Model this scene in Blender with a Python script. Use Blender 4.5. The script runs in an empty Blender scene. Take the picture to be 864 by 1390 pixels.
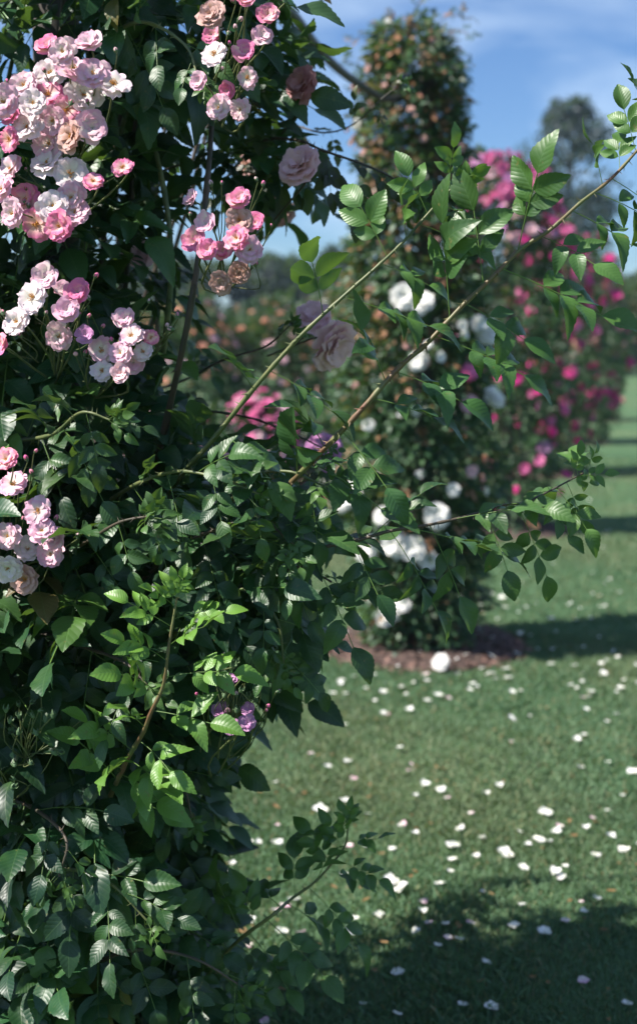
import bpy, math, random
import numpy as np
from mathutils import Vector, Matrix
random.seed(11); rng = np.random.default_rng(11)
R = math.radians
sc = bpy.context.scene
col = sc.collection
# ------------------------------------------------------------------ camera geometry
F, CX, CY, CAMZ = 1806.0, 432.0, 650.0, 1.5
TH = math.atan(200 / F)
def at(px, py, Y):
    u, v = px - CX, CY - py
    d = (u, F * math.cos(TH) + v * math.sin(TH), -F * math.sin(TH) + v * math.cos(TH))
    k = Y / d[1]
    return Vector((d[0] * k, Y, CAMZ + d[2] * k))
def ground(px, py):
    u, v = px - CX, CY - py
    d = (u, F * math.cos(TH) + v * math.sin(TH), -F * math.sin(TH) + v * math.cos(TH))
    k = -CAMZ / d[2]
    return Vector((d[0] * k, d[1] * k, 0))
SUN_AZ = Vector((-1.0, -0.29, 0)).normalized()      # horizontal direction towards the sun
SUN_EL = R(50)
TOSUN = Vector((SUN_AZ.x * math.cos(SUN_EL), SUN_AZ.y * math.cos(SUN_EL), math.sin(SUN_EL)))
# ------------------------------------------------------------------ materials
def nt(name):
    m = bpy.data.materials.new(name); m.use_nodes = True
    t = m.node_tree; t.nodes.clear()
    return m, t
def N(t, typ, **kw):
    n = t.nodes.new(typ)
    for k, v in kw.items():
        if k.startswith('i_'):
            key = k[2:]
            n.inputs[int(key) if key.isdigit() else key.replace('_', ' ')].default_value = v
        else: setattr(n, k, v)
    return n
def L(t, a, b): t.links.new(a, b)
def math_n(t, op, a, b=None):
    n = N(t, 'ShaderNodeMath', operation=op)
    for i, x in enumerate((a, b)):
        if x is None: continue
        if isinstance(x, (int, float)): n.inputs[i].default_value = x
        else: L(t, x, n.inputs[i])
    return n.outputs[0]
def mixc(t, fac, a, b, mode='MIX'):
    n = N(t, 'ShaderNodeMix', data_type='RGBA', blend_type=mode)
    if isinstance(fac, (int, float)): n.inputs[0].default_value = fac
    else: L(t, fac, n.inputs[0])
    for i, x in ((6, a), (7, b)):
        if isinstance(x, tuple): n.inputs[i].default_value = (*x[:3], 1)
        else: L(t, x, n.inputs[i])
    return n.outputs[2]
def ramp(t, fac, stops):
    n = N(t, 'ShaderNodeValToRGB')
    cr = n.color_ramp
    while len(cr.elements) < len(stops): cr.elements.new(0.5)
    for e, (p, c) in zip(cr.elements, stops):
        e.position = p; e.color = (*c, 1)
    L(t, fac, n.inputs[0]); return n.outputs[0]

def leaf_material(name, old, mid, young, rough=0.42, transl=0.22, veins=True, brown=(0.22, 0.09, 0.035)):
    """tint attribute: r = youth 0..1, g = random, b = russet amount"""
    m, t = nt(name)
    out = N(t, 'ShaderNodeOutputMaterial')
    att = N(t, 'ShaderNodeAttribute', attribute_name='tint')
    sep = N(t, 'ShaderNodeSeparateColor'); L(t, att.outputs['Color'], sep.inputs[0])
    c = mixc(t, sep.outputs[1], old, mid)
    c = mixc(t, sep.outputs[0], c, young)
    c = mixc(t, sep.outputs[2], c, brown)
    p = N(t, 'ShaderNodeBsdfPrincipled', i_Roughness=rough)
    p.inputs['Specular IOR Level'].default_value = 0.5
    if veins:
        uv = N(t, 'ShaderNodeUVMap', uv_map='uv')
        s = N(t, 'ShaderNodeSeparateXYZ'); L(t, uv.outputs[0], s.inputs[0])
        a = math_n(t, 'ABSOLUTE', math_n(t, 'SUBTRACT', s.outputs[0], 0.5))
        ph = math_n(t, 'SUBTRACT', math_n(t, 'MULTIPLY', s.outputs[1], math_n(t, 'ADD', 6.5, math_n(t, 'MULTIPLY', sep.outputs[1], 3.5))), math_n(t, 'MULTIPLY', a, 4.2))
        fr = math_n(t, 'ABSOLUTE', math_n(t, 'SUBTRACT', math_n(t, 'FRACT', ph), 0.5))   # 0 at vein
        vein = N(t, 'ShaderNodeMapRange', interpolation_type='SMOOTHSTEP'); L(t, fr, vein.inputs[0])
        vein.inputs[1].default_value = 0.0; vein.inputs[2].default_value = 0.13; vein.inputs[3].default_value = 1; vein.inputs[4].default_value = 0
        rib = N(t, 'ShaderNodeMapRange', interpolation_type='SMOOTHSTEP'); L(t, a, rib.inputs[0])
        rib.inputs[1].default_value = 0.0; rib.inputs[2].default_value = 0.035; rib.inputs[3].default_value = 1; rib.inputs[4].default_value = 0
        v = math_n(t, 'MAXIMUM', math_n(t, 'MULTIPLY', vein.outputs[0], 0.45), rib.outputs[0])
        c = mixc(t, math_n(t, 'MULTIPLY', v, 0.28), c, mixc(t, 0.6, c, (0.16, 0.30, 0.10)))
        no = N(t, 'ShaderNodeTexNoise', i_Scale=60.0); 
        tc = N(t, 'ShaderNodeTexCoord'); L(t, tc.outputs['Object'], no.inputs['Vector'])
        c = mixc(t, math_n(t, 'MULTIPLY', no.outputs[0], 0.5), c, mixc(t, 0.5, c, (0.0, 0.0, 0.0)))
        n3 = N(t, 'ShaderNodeTexNoise', i_Scale=95.0, i_Detail=3.0); L(t, tc.outputs['Object'], n3.inputs['Vector'])
        sp = ramp(t, n3.outputs[0], [(0.66, (0, 0, 0)), (0.74, (1, 1, 1))])
        c = mixc(t, math_n(t, 'MULTIPLY', sp, 0.55), c, (0.16, 0.13, 0.04))
        n4 = N(t, 'ShaderNodeTexNoise', i_Scale=14.0, i_Detail=2.0); L(t, tc.outputs['Object'], n4.inputs['Vector'])
        yl = ramp(t, n4.outputs[0], [(0.52, (0, 0, 0)), (0.72, (1, 1, 1))])
        c = mixc(t, math_n(t, 'MULTIPLY', yl, 0.4), c, (0.07, 0.15, 0.03))
        h = math_n(t, 'ADD', math_n(t, 'SINE', math_n(t, 'MULTIPLY', fr, 3.1416)), math_n(t, 'MULTIPLY', rib.outputs[0], -0.8))
        b = N(t, 'ShaderNodeBump', i_Strength=0.17, i_Distance=0.0014); L(t, h, b.inputs['Height'])
        L(t, b.outputs[0], p.inputs['Normal'])
    # paler underside
    geo = N(t, 'ShaderNodeNewGeometry')
    cb = mixc(t, 0.35, c, (0.10, 0.17, 0.09))
    c2 = mixc(t, geo.outputs['Backfacing'], c, cb)
    L(t, c2, p.inputs['Base Color'])
    rr = math_n(t, 'ADD', math_n(t, 'MULTIPLY', geo.outputs['Backfacing'], 0.3), rough)
    L(t, rr, p.inputs['Roughness'])
    tr = N(t, 'ShaderNodeBsdfTranslucent')
    L(t, mixc(t, 0.55, c, (0.20, 0.34, 0.03)), tr.inputs[0])
    mx = N(t, 'ShaderNodeMixShader', i_0=transl); L(t, p.outputs[0], mx.inputs[1]); L(t, tr.outputs[0], mx.inputs[2])
    L(t, mx.outputs[0], out.inputs[0])
    return m
def petal_material(name, base, edge, rough=0.6, transl=0.3, var=0.25):
    m, t = nt(name)
    out = N(t, 'ShaderNodeOutputMaterial')
    uv = N(t, 'ShaderNodeUVMap', uv_map='uv')
    s = N(t, 'ShaderNodeSeparateXYZ'); L(t, uv.outputs[0], s.inputs[0])
    mr = N(t, 'ShaderNodeMapRange', interpolation_type='SMOOTHSTEP'); L(t, s.outputs[1], mr.inputs[0])
    mr.inputs[1].default_value = 0.25; mr.inputs[2].default_value = 1.0
    oi = N(t, 'ShaderNodeObjectInfo')
    att = N(t, 'ShaderNodeAttribute', attribute_name='tint')
    sp = N(t, 'ShaderNodeSeparateColor'); L(t, att.outputs['Color'], sp.inputs[0])
    f = math_n(t, 'ADD', mr.outputs[0], math_n(t, 'MULTIPLY', math_n(t, 'SUBTRACT', oi.outputs['Random'], 0.6), 1.3 * var))
    f = math_n(t, 'ADD', f, math_n(t, 'MULTIPLY', math_n(t, 'SUBTRACT', sp.outputs[1], 0.5), 0.5))
    cl = N(t, 'ShaderNodeClamp'); L(t, f, cl.inputs[0])
    c = mixc(t, cl.outputs[0], base, edge)
    # fine veining running out along the petal
    w = N(t, 'ShaderNodeTexNoise', i_Scale=1.0, i_Detail=2.0)
    mp = N(t, 'ShaderNodeMapping'); mp.inputs['Scale'].default_value = (26, 2.2, 1); L(t, uv.outputs[0], mp.inputs[0]); L(t, mp.outputs[0], w.inputs['Vector'])
    c = mixc(t, math_n(t, 'MULTIPLY', w.outputs[0], 0.28), c, mixc(t, 1.0, c, c, 'MULTIPLY'))
    p = N(t, 'ShaderNodeBsdfPrincipled', i_Roughness=rough); L(t, c, p.inputs['Base Color'])
    p.inputs['Specular IOR Level'].default_value = 0.25
    b = N(t, 'ShaderNodeBump', i_Strength=0.3, i_Distance=0.001); L(t, w.outputs[0], b.inputs['Height']); L(t, b.outputs[0], p.inputs['Normal'])
    tr = N(t, 'ShaderNodeBsdfTranslucent'); L(t, c, tr.inputs[0])
    mx = N(t, 'ShaderNodeMixShader', i_0=transl); L(t, p.outputs[0], mx.inputs[1]); L(t, tr.outputs[0], mx.inputs[2])
    L(t, mx.outputs[0], out.inputs[0])
    return m
def plain(name, c1, c2, scale=40.0, rough=0.7, bump=0.3, stretch=(1, 1, 1), dist=0.004):
    m, t = nt(name)
    out = N(t, 'ShaderNodeOutputMaterial')
    tc = N(t, 'ShaderNodeTexCoord'); mp = N(t, 'ShaderNodeMapping'); mp.inputs['Scale'].default_value = stretch
    L(t, tc.outputs['Object'], mp.inputs[0])
    n = N(t, 'ShaderNodeTexNoise', i_Scale=scale, i_Detail=4.0); L(t, mp.outputs[0], n.inputs['Vector'])
    c = ramp(t, n.outputs[0], [(0.35, c1), (0.65, c2)])
    p = N(t, 'ShaderNodeBsdfPrincipled', i_Roughness=rough); L(t, c, p.inputs['Base Color'])
    b = N(t, 'ShaderNodeBump', i_Strength=bump, i_Distance=dist); L(t, n.outputs[0], b.inputs['Height']); L(t, b.outputs[0], p.inputs['Normal'])
    L(t, p.outputs[0], out.inputs[0])
    return m
M = {}
M['leaf'] = leaf_material('rose_leaf', (0.005, 0.024, 0.014), (0.022, 0.088, 0.032), (0.15, 0.31, 0.045), rough=0.43)
M['leaf_far'] = leaf_material('rose_leaf_far', (0.010, 0.036, 0.018), (0.035, 0.095, 0.04), (0.11, 0.2, 0.05), veins=False, rough=0.5, brown=(0.33, 0.15, 0.08))
M['leaf_tree'] = leaf_material('tree_leaf', (0.018, 0.035, 0.03), (0.04, 0.065, 0.05), (0.1, 0.15, 0.06), veins=False, rough=0.6)
M['leaf_haze'] = leaf_material('haze_tinted_tree_leaf', (0.035, 0.055, 0.07), (0.06, 0.085, 0.10), (0.1, 0.15, 0.1), veins=False, rough=0.65)  # blue of distance haze painted into the far tree's leaf colour
M['leaf_dead'] = leaf_material('withered_leaf', (0.20, 0.09, 0.04), (0.35, 0.2, 0.08), (0.4, 0.2, 0.1), rough=0.7)
M['p_pale'] = petal_material('pale_pink_petal', (0.86, 0.77, 0.72), (0.83, 0.50, 0.63))
M['p_white'] = petal_material('blush_white_petal', (0.86, 0.82, 0.75), (0.85, 0.72, 0.77), var=0.15)
M['p_pink'] = petal_material('pink_petal', (0.92, 0.66, 0.58), (0.82, 0.25, 0.46))
M['p_shell'] = petal_material('shell_pink_petal', (0.88, 0.62, 0.58), (0.86, 0.60, 0.66))
M['p_salmon'] = petal_material('salmon_petal', (0.66, 0.28, 0.27), (0.62, 0.33, 0.35))
M['p_magenta'] = petal_material('magenta_petal', (0.75, 0.14, 0.36), (0.68, 0.05, 0.30))
M['p_hot'] = petal_material('warm_pink_petal', (0.85, 0.35, 0.55), (0.82, 0.2, 0.45))
M['p_pure'] = petal_material('white_petal', (0.88, 0.87, 0.78), (0.90, 0.88, 0.86), var=0.1)
M['p_peach'] = petal_material('peach_petal', (0.75, 0.42, 0.25), (0.72, 0.38, 0.28))
M['p_faded'] = petal_material('faded_petal', (0.55, 0.32, 0.22), (0.68, 0.45, 0.42))
M['p_mauve'] = petal_material('mauve_petal', (0.75, 0.5, 0.65), (0.62, 0.3, 0.55))
M['stamen'] = plain('stamen', (0.75, 0.36, 0.03), (0.42, 0.16, 0.03), 300, 0.6, 0.1)
M['stem'] = plain('green_cane', (0.06, 0.09, 0.03), (0.15, 0.16, 0.06), 30, 0.5, 0.2)
M['twig'] = plain('dark_twig', (0.05, 0.045, 0.03), (0.09, 0.06, 0.04), 30, 0.6, 0.3)
M['redstem'] = plain('reddish_shoot', (0.15, 0.07, 0.04), (0.13, 0.14, 0.05), 25, 0.5, 0.2)
M['calyx'] = plain('calyx', (0.06, 0.13, 0.05), (0.12, 0.17, 0.08), 200, 0.6, 0.2)
M['bark'] = plain('bark', (0.05, 0.038, 0.03), (0.10, 0.08, 0.06), 12, 0.9, 0.8, (1, 1, 0.2), 0.02)
M['post'] = plain('weathered_post', (0.06, 0.055, 0.05), (0.12, 0.10, 0.085), 25, 0.85, 0.5, (1, 1, 0.1))
M['iron'] = plain('dark_iron', (0.02, 0.02, 0.022), (0.035, 0.033, 0.034), 60, 0.5, 0.2)
M['mulch'] = plain('bark_mulch', (0.035, 0.022, 0.018), (0.11, 0.068, 0.055), 60, 0.95, 1.0, (1, 1, 1), 0.02)
M['chip'] = leaf_material('bark_chip', (0.06, 0.03, 0.022), (0.20, 0.11, 0.085), (0.3, 0.2, 0.17), veins=False, rough=0.9, transl=0.0)

# lawn
def lawn_material():
    m, t = nt('lawn_turf')
    out = N(t, 'ShaderNodeOutputMaterial')
    geo = N(t, 'ShaderNodeNewGeometry')
    n1 = N(t, 'ShaderNodeTexNoise', i_Scale=0.9, i_Detail=5.0, i_Roughness=0.6); L(t, geo.outputs['Position'], n1.inputs['Vector'])
    n2 = N(t, 'ShaderNodeTexNoise', i_Scale=60.0, i_Detail=4.0, i_Roughness=0.7); L(t, geo.outputs['Position'], n2.inputs['Vector'])
    c = ramp(t, n1.outputs[0], [(0.32, (0.075, 0.15, 0.075)), (0.5, (0.105, 0.18, 0.088)), (0.7, (0.17, 0.185, 0.10))])
    c = mixc(t, math_n(t, 'MULTIPLY', n2.outputs[0], 0.8), c, mixc(t, 1.0, c, (0.45, 0.5, 0.4), 'MULTIPLY'))
    # worn, dry band of turf between the rose rows
    s = N(t, 'ShaderNodeSeparateXYZ'); L(t, geo.outputs['Position'], s.inputs[0])
    dx = math_n(t, 'DIVIDE', math_n(t, 'SUBTRACT', s.outputs[0], -0.1), 1.6)
    dy = math_n(t, 'DIVIDE', math_n(t, 'SUBTRACT', s.outputs[1], 10.2), 1.9)
    d = math_n(t, 'ADD', math_n(t, 'MULTIPLY', dx, dx), math_n(t, 'MULTIPLY', dy, dy))
    d = math_n(t, 'ADD', d, math_n(t, 'MULTIPLY', math_n(t, 'SUBTRACT', n1.outputs[0], 0.5), 2.0))
    mr = N(t, 'ShaderNodeMapRange', interpolation_type='SMOOTHSTEP'); L(t, d, mr.inputs[0])
    mr.inputs[1].default_value = 0.3; mr.inputs[2].default_value = 1.3; mr.inputs[3].default_value = 1; mr.inputs[4].default_value = 0
    c = mixc(t, math_n(t, 'MULTIPLY', mr.outputs[0], 0.8), c, (0.21, 0.19, 0.12))
    p = N(t, 'ShaderNodeBsdfPrincipled', i_Roughness=0.9); L(t, c, p.inputs['Base Color'])
    p.inputs['Specular IOR Level'].default_value = 0.15
    b = N(t, 'ShaderNodeBump', i_Strength=0.8, i_Distance=0.02); L(t, n2.outputs[0], b.inputs['Height']); L(t, b.outputs[0], p.inputs['Normal'])
    L(t, p.outputs[0], out.inputs[0])
    return m
M['lawn'] = lawn_material()
M['blade'] = leaf_material('grass_blade', (0.072, 0.155, 0.082), (0.125, 0.225, 0.118), (0.25, 0.24, 0.13), veins=False, rough=0.6, transl=0.25)

# ------------------------------------------------------------------ object helpers
def tag(o, label=None, cat=None, group=None, kind=None):
    if label: o['label'] = label
    if cat: o['category'] = cat
    if group: o['group'] = group
    if kind: o['kind'] = kind
    return o
def empty(name, loc):
    o = bpy.data.objects.new(name, None); col.objects.link(o); o.location = loc
    o.empty_display_size = 0.1
    return o
def link(name, me, parent=None, loc=None, rot=None, scale=None):
    o = bpy.data.objects.new(name, me); col.objects.link(o)
    if parent is not None:
        o.parent = parent
    if loc is not None:
        base = Vector((0, 0, 0))
        q = parent
        while q is not None:
            base = base + q.location; q = q.parent      # parents are only ever translated
        o.location = Vector(loc) - base
    elif parent is not None:
        base = Vector((0, 0, 0)); q = parent
        while q is not None: base = base + q.location; q = q.parent
        o.location = -base
    if rot is not None: o.rotation_euler = rot
    if scale is not None: o.scale = (scale,) * 3
    return o
def mesh_np(name, V, Fq, mat, uv=None, tint=None, smooth=True):
    """V (n,3), Fq (m,k) faces of equal size"""
    me = bpy.data.meshes.new(name)
    V = np.asarray(V, dtype=np.float32); Fq = np.asarray(Fq, dtype=np.int32)
    k = Fq.shape[1]
    me.vertices.add(len(V)); me.vertices.foreach_set('co', V.ravel())
    me.loops.add(Fq.size); me.loops.foreach_set('vertex_index', Fq.ravel())
    me.polygons.add(len(Fq)); me.polygons.foreach_set('loop_start', np.arange(0, Fq.size, k, dtype=np.int32))
    if smooth: me.polygons.foreach_set('use_smooth', np.ones(len(Fq), dtype=bool))
    if uv is not None:
        l = me.uv_layers.new(name='uv'); l.data.foreach_set('uv', np.asarray(uv, dtype=np.float32)[Fq.ravel()].ravel())
    if tint is not None:
        a = me.attributes.new('tint', 'FLOAT_COLOR', 'POINT')
        a.data.foreach_set('color', np.hstack([tint, np.ones((len(tint), 1))]).astype(np.float32).ravel())
    me.update(calc_edges=True)
    me.materials.append(mat)
    return me

# ------------------------------------------------------------------ leaflets
def leaflet_template(n, curl, fold, wave, asym, teeth=True):
    V, UV = [], []
    for i in range(n + 1):
        t = i / n
        w = 0.305 * (math.sin(math.pi * min(1, t ** 0.86)) ** 0.80) * (1 - 0.10 * t)
        if t > 0.78: w *= 1 - 0.9 * (t - 0.78)
        if t in (0, 1): w = 0.004
        cz = -curl * t * t + 0.05 * math.sin(t * 3)
        for j, a in enumerate((-1, -0.5, 0, 0.5, 1)):
            x = a * w; y = t; 
            if abs(a) == 1 and teeth and 0 < i < n:
                x *= (1.0 if i % 2 else 0.945); y += (0.016 if i % 2 else -0.006)
            x = x * (1 + asym * a) + asym * 1.6 * t * t
            z = cz + fold * abs(a) * w * (1 - 0.35 * abs(a)) + wave * math.sin(t * 9 + a * 2) * abs(a) * w
            V.append((x, y, z)); UV.append((0.5 + a * 0.5 * min(1, w / 0.30), t))
    Fc = []
    for i in range(n):
        for j in range(4):
            b = i * 5 + j; Fc.append((b, b + 1, b + 6, b + 5))
    return np.array(V), np.array(Fc), np.array(UV)
def simple_template(curl, fold):
    V = [(0, 0, 0), (-0.26, 0.42, fold * 0.26 - curl * 0.2), (0, 0.5, -curl * 0.25), (0.26, 0.42, fold * 0.26 - curl * 0.2), (0, 1, -curl)]
    V += [(-0.15, 0.8, fold * .1 - curl * .6), (0.15, 0.8, fold * .1 - curl * .6)]
    Fc = [(0, 2, 1, 1), ]
    Fc = [(0, 3, 2, 0), ]
    quads = [(0, 3, 2, 1), (1, 2, 6, 5)]
    V = np.array(V); Fc = np.array([(0, 3, 2, 1), (1, 2, 4, 5), (2, 3, 6, 4)])
    return V, Fc, np.array([(0.5, 0), (0, .42), (.5, .5), (1, .42), (.5, 1), (0.2, .8), (.8, .8)])
HI = [leaflet_template(18, *a) for a in ((0.6, 0.6, 0.1, 0.08), (-0.08, 0.45, 0.14, -0.08), (0.15, 0.8, 0.06, 0.03), (0.42, 0.2, 0.2, -0.02), (0.10, 0.35, 0.05, 0.04), (0.22, 0.25, 0.10, -0.05), (0.35, 0.5, 0.05, 0.02), (0.05, 0.55, 0.12, -0.03), (0.28, 0.15, 0.15, 0.06), (0.5, 0.35, 0.08, 0.0))]
LO = [simple_template(*a) for a in ((0.1, 0.4), (0.3, 0.3), (0.45, 0.5), (0.2, 0.1))]

class Leaves:
    def __init__(s, hi=True): s.items = []; s.T = HI if hi else LO; s.stalk = ([], [])
    def leaflet(s, pos, d, n, size, tint, width=1.0):
        d = Vector(d).normalized(); n = Vector(n); n = (n - d * n.dot(d))
        if n.length < 1e-4: n = d.orthogonal()
        n.normalize(); x = d.cross(n)
        s.items.append((pos, x * width, d, n, size, random.randrange(len(s.T)), tint))
    def tube(s, pts, r):
        V, Fc = s.stalk
        tube(V, Fc, pts, [r] * len(pts), 4)
    def compound(s, pos, d, n, size, pairs=2, tint=(0, .5, 0), stalk=True, jit=0.18):
        """one pinnate leaf; size = leaflet length"""
        d = Vector(d).normalized(); n = Vector(n); n = n - d * n.dot(d)
        if n.length < 1e-3: n = d.orthogonal()
        n.normalize(); side = d.cross(n)
        Lr = size * (0.55 + 0.62 * pairs)
        pts = []
        droop = random.uniform(0.1, 0.5)
        for k in range(5):
            u = k / 4
            pts.append(pos + d * (Lr * u) + Vector((0, 0, -droop * Lr * u * u * 0.5)))
        if stalk: s.tube(pts, size * 0.016)
        def P(u):
            f = u * 4; i = min(3, int(f)); return pts[i].lerp(pts[i + 1], f - i)
        rv = lambda a: Vector((random.gauss(0, a), random.gauss(0, a), random.gauss(0, a)))
        tj = lambda: (min(1, max(0, tint[0] + random.gauss(0, .06))), min(1, max(0, tint[1] + random.gauss(0, .15))), tint[2])
        for q in range(pairs):
            u = 0.42 + 0.5 * q / max(1, pairs)
            sz = size * (0.78 + 0.17 * q / max(1, pairs - 1)) * random.uniform(.9, 1.08)
            for sg in (-1, 1):
                dd = d * 0.62 + side * sg * 0.8 + n * random.uniform(-.25, .12) + rv(jit)
                s.leaflet(P(u) + side * sg * size * 0.03, dd, n + rv(jit) - side * sg * 0.12, sz, tj(), random.uniform(.85, 1.12))
        s.leaflet(P(1), d + Vector((0, 0, -droop * .6)) + rv(jit * .6), n + rv(jit), size * 1.08, tj(), random.uniform(.95, 1.15))
    def mesh(s, name, mat, stalkmat=None):
        Vs, Fs, Us, Ts = [], [], [], []; off = 0
        for k, (V, Fc, UV) in enumerate(s.T):
            it = [i for i in s.items if i[5] == k]
            if not it: continue
            P = np.array([tuple(i[0]) for i in it]); X = np.array([tuple(i[1]) for i in it]); Y = np.array([tuple(i[2]) for i in it]); Z = np.array([tuple(i[3]) for i in it])
            S = np.array([i[4] for i in it])[:, None, None]
            W = (V[None, :, 0:1] * X[:, None, :] + V[None, :, 1:2] * Y[:, None, :] + V[None, :, 2:3] * Z[:, None, :]) * S + P[:, None, :]
            m = len(it); nv = len(V)
            Vs.append(W.reshape(-1, 3)); Fs.append((Fc[None] + (np.arange(m) * nv)[:, None, None] + off).reshape(-1, 4))
            Us.append(np.tile(UV, (m, 1))); Ts.append(np.repeat(np.array([i[6] for i in it]), nv, axis=0)); off += m * nv
        sv, sf = s.stalk
        if sv:
            Vs.append(np.array(sv)); Fs.append(np.array(sf) + off); Us.append(np.full((len(sv), 2), 0.5)); 
            Ts.append(np.tile(np.array([[0.75, 0.5, 0.12]]), (len(sv), 1)))
        return mesh_np(name, np.vstack(Vs), np.vstack(Fs), mat, np.vstack(Us), np.vstack(Ts))
def tube(V, Fc, pts, rad, sides=6, cap=False):
    pts = [Vector(p) for p in pts]; base = len(V)
    up = None
    for i, p in enumerate(pts):
        d = (pts[min(i + 1, len(pts) - 1)] - pts[max(i - 1, 0)])
        if d.length < 1e-9: d = Vector((0, 0, 1))
        d.normalize()
        if up is None: up = d.orthogonal().normalized()
        up = (up - d * up.dot(d)); up.normalize(); s = d.cross(up)
        for k in range(sides):
            a = 2 * math.pi * k / sides
            V.append(tuple(p + (up * math.cos(a) + s * math.sin(a)) * rad[i]))
    for i in range(len(pts) - 1):
        for k in range(sides):
            a = base + i * sides + k; b = base + i * sides + (k + 1) % sides
            Fc.append((a, b, b + sides, a + sides))
def smooth_path(pts, n):
    pts = [Vector(p) for p in pts]; out = []
    P = [pts[0] * 2 - pts[1]] + pts + [pts[-1] * 2 - pts[-2]]
    m = len(pts) - 1
    for j in range(n + 1):
        f = j / n * m; i = min(m - 1, int(f)); u = f - i
        a, b, c, d = P[i], P[i + 1], P[i + 2], P[i + 3]
        out.append(0.5 * ((2 * b) + (c - a) * u + (2 * a - 5 * b + 4 * c - d) * u * u + (3 * b - a - 3 * c + d) * u ** 3))
    return out
def cane_mesh(name, pts, r0, r1, mat, thorns=True, sides=8, nodes=True):
    V, Fc = [], []
    n = len(pts)
    rad = []
    for i in range(n):
        u = i / (n - 1); r = r0 + (r1 - r0) * u
        if nodes and i % 5 == 0: r *= 1.22
        rad.append(r)
    tube(V, Fc, pts, rad, sides)
    if thorns:
        for i in range(1, n - 2):
            if random.random() < 0.7:
                d = (pts[i + 1] - pts[i]).normalized()
                o = Vector((random.gauss(0, 1), random.gauss(0, 1), random.gauss(0, 1))); o = (o - d * o.dot(d)).normalized()
                p = pts[i].lerp(pts[i + 1], random.random())
                r = rad[i]
                tube(V, Fc, [p + o * r * .6, p + o * (r * 1.3) - d * r * .3, p + o * (r + 0.0075) - d * r * 1.2], [r * .65, r * .3, 0.0002], 5)
    return mesh_np(name, V, Fc, mat)

# ------------------------------------------------------------------ blooms
def bloom_mesh(name, mat, whorls, g=5, ruffle=0.10, seed=0):
    """unit radius bloom facing +Z. whorls: (count, length, width, elev_deg, cup, basez)"""
    rs = random.Random(seed); V, Fc, UV, T = [], [], [], []
    for (cnt, Ln, W, el, cup, bz) in whorls:
        ph0 = rs.uniform(0, 6.28)
        for k in range(cnt):
            ang = ph0 + 2 * math.pi * k / cnt + rs.gauss(0, .12)
            e = R(el + rs.gauss(0, 6)); ln = Ln * rs.uniform(.9, 1.1); wd = W * rs.uniform(.88, 1.12)
            ph = rs.uniform(0, 6.28); tn = rs.random(); roll = rs.gauss(0, .15)
            base = len(V)
            for i in range(g + 1):
                t = i / g
                for j in range(g + 1):
                    a = -1 + 2 * j / g
                    w = wd * (0.22 + 0.78 * math.sin(math.pi * 0.5 * min(1, t * 1.25)) ** 1.1) * (1 if t < .8 else 1 - (t - .8) * 1.1)
                    tip = 1 - 0.16 * a * a * t - 0.08 * math.exp(-(a / .25) ** 2) * t
                    r = ln * t * tip
                    el2 = e * (1.25 - 0.55 * t)
                    x = r * math.cos(el2); z = r * math.sin(el2) + bz
                    lat = a * w
                    z += cup * (a * a) * w * .6 + roll * lat + ruffle * ln * math.sin(a * 5 + ph) * t * t + ruffle * .7 * ln * math.sin(a * 9 + 2 * ph) * t ** 3
                    x += 0.5 * ruffle * ln * math.cos(a * 6 + ph) * t * t - cup * a * a * w * .35 * math.sin(e)
                    V.append((x * math.cos(ang) - lat * math.sin(ang), x * math.sin(ang) + lat * math.cos(ang), z))
                    UV.append((j / g, t)); T.append((0, tn, 0))
            for i in range(g):
                for j in range(g):
                    b = base + i * (g + 1) + j; Fc.append((b, b + 1, b + g + 2, b + g + 1))
    return mesh_np(name, V, Fc, mat, UV, np.array(T))
def stamens_mesh(seed=0):
    rs = random.Random(seed); V, Fc = [], []
    for k in range(34):
        a = rs.uniform(0, 6.28); rr = rs.uniform(.02, .22); h = rs.uniform(.12, .26)
        p0 = Vector((math.cos(a) * rr * .4, math.sin(a) * rr * .4, .02)); p1 = Vector((math.cos(a) * rr, math.sin(a) * rr, h))
        tube(V, Fc, [p0, p1, p1 + Vector((0, 0, .012)), p1 + Vector((0, 0, .035)), p1 + Vector((0, 0, .05))], [.009, .007, .026, .026, .004], 4)
    return mesh_np('stamens', V, Fc, M['stamen'])
def bud_mesh(name, mat):
    V, Fc = [], []
    tube(V, Fc, [(0, 0, -.5), (0, 0, 0), (0, 0, .4), (0, 0, 1.0), (0, 0, 1.6), (0, 0, 2.0), (0, 0, 2.15)], [.3, .55, .72, .85, .65, .3, .02], 8)
    me = mesh_np(name, V, Fc, mat, [(0, .8)] * len(V), np.tile([[0, .5, 0]], (len(V), 1)))
    return me
def calyx_mesh():
    V, Fc = [], []
    tube(V, Fc, [(0, 0, -.6), (0, 0, -.4), (0, 0, 0), (0, 0, .35), (0, 0, .6)], [.12, .42, .6, .76, .86], 8)
    for k in range(5):
        a = k * 1.2566
        c, s = math.cos(a), math.sin(a); b = len(V)
        for (r, z, w) in ((.84, .3, .3), (.95, 1.0, .24), (.9, 1.7, .06)):
            V.append((c * r - s * w, s * r + c * w, z)); V.append((c * r + s * w, s * r - c * w, z))
        Fc.append((b, b + 1, b + 3, b + 2)); Fc.append((b + 2, b + 3, b + 5, b + 4))
    return mesh_np('calyx', V, Fc, M['calyx'])
SEMI = [(5, 1.0, .62, 14, .25, 0), (5, .85, .52, 30, .3, .04), (4, .6, .38, 52, .35, .06)]
OPEN = [(6, 1.0, .58, 10, .2, 0), (5, .82, .46, 24, .3, .03)]
CUP = [(5, 1.0, .66, 40, .4, 0), (5, .85, .55, 55, .4, .03), (4, .62, .42, 68, .4, .05), (3, .45, .3, 78, .4, .05)]
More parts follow.
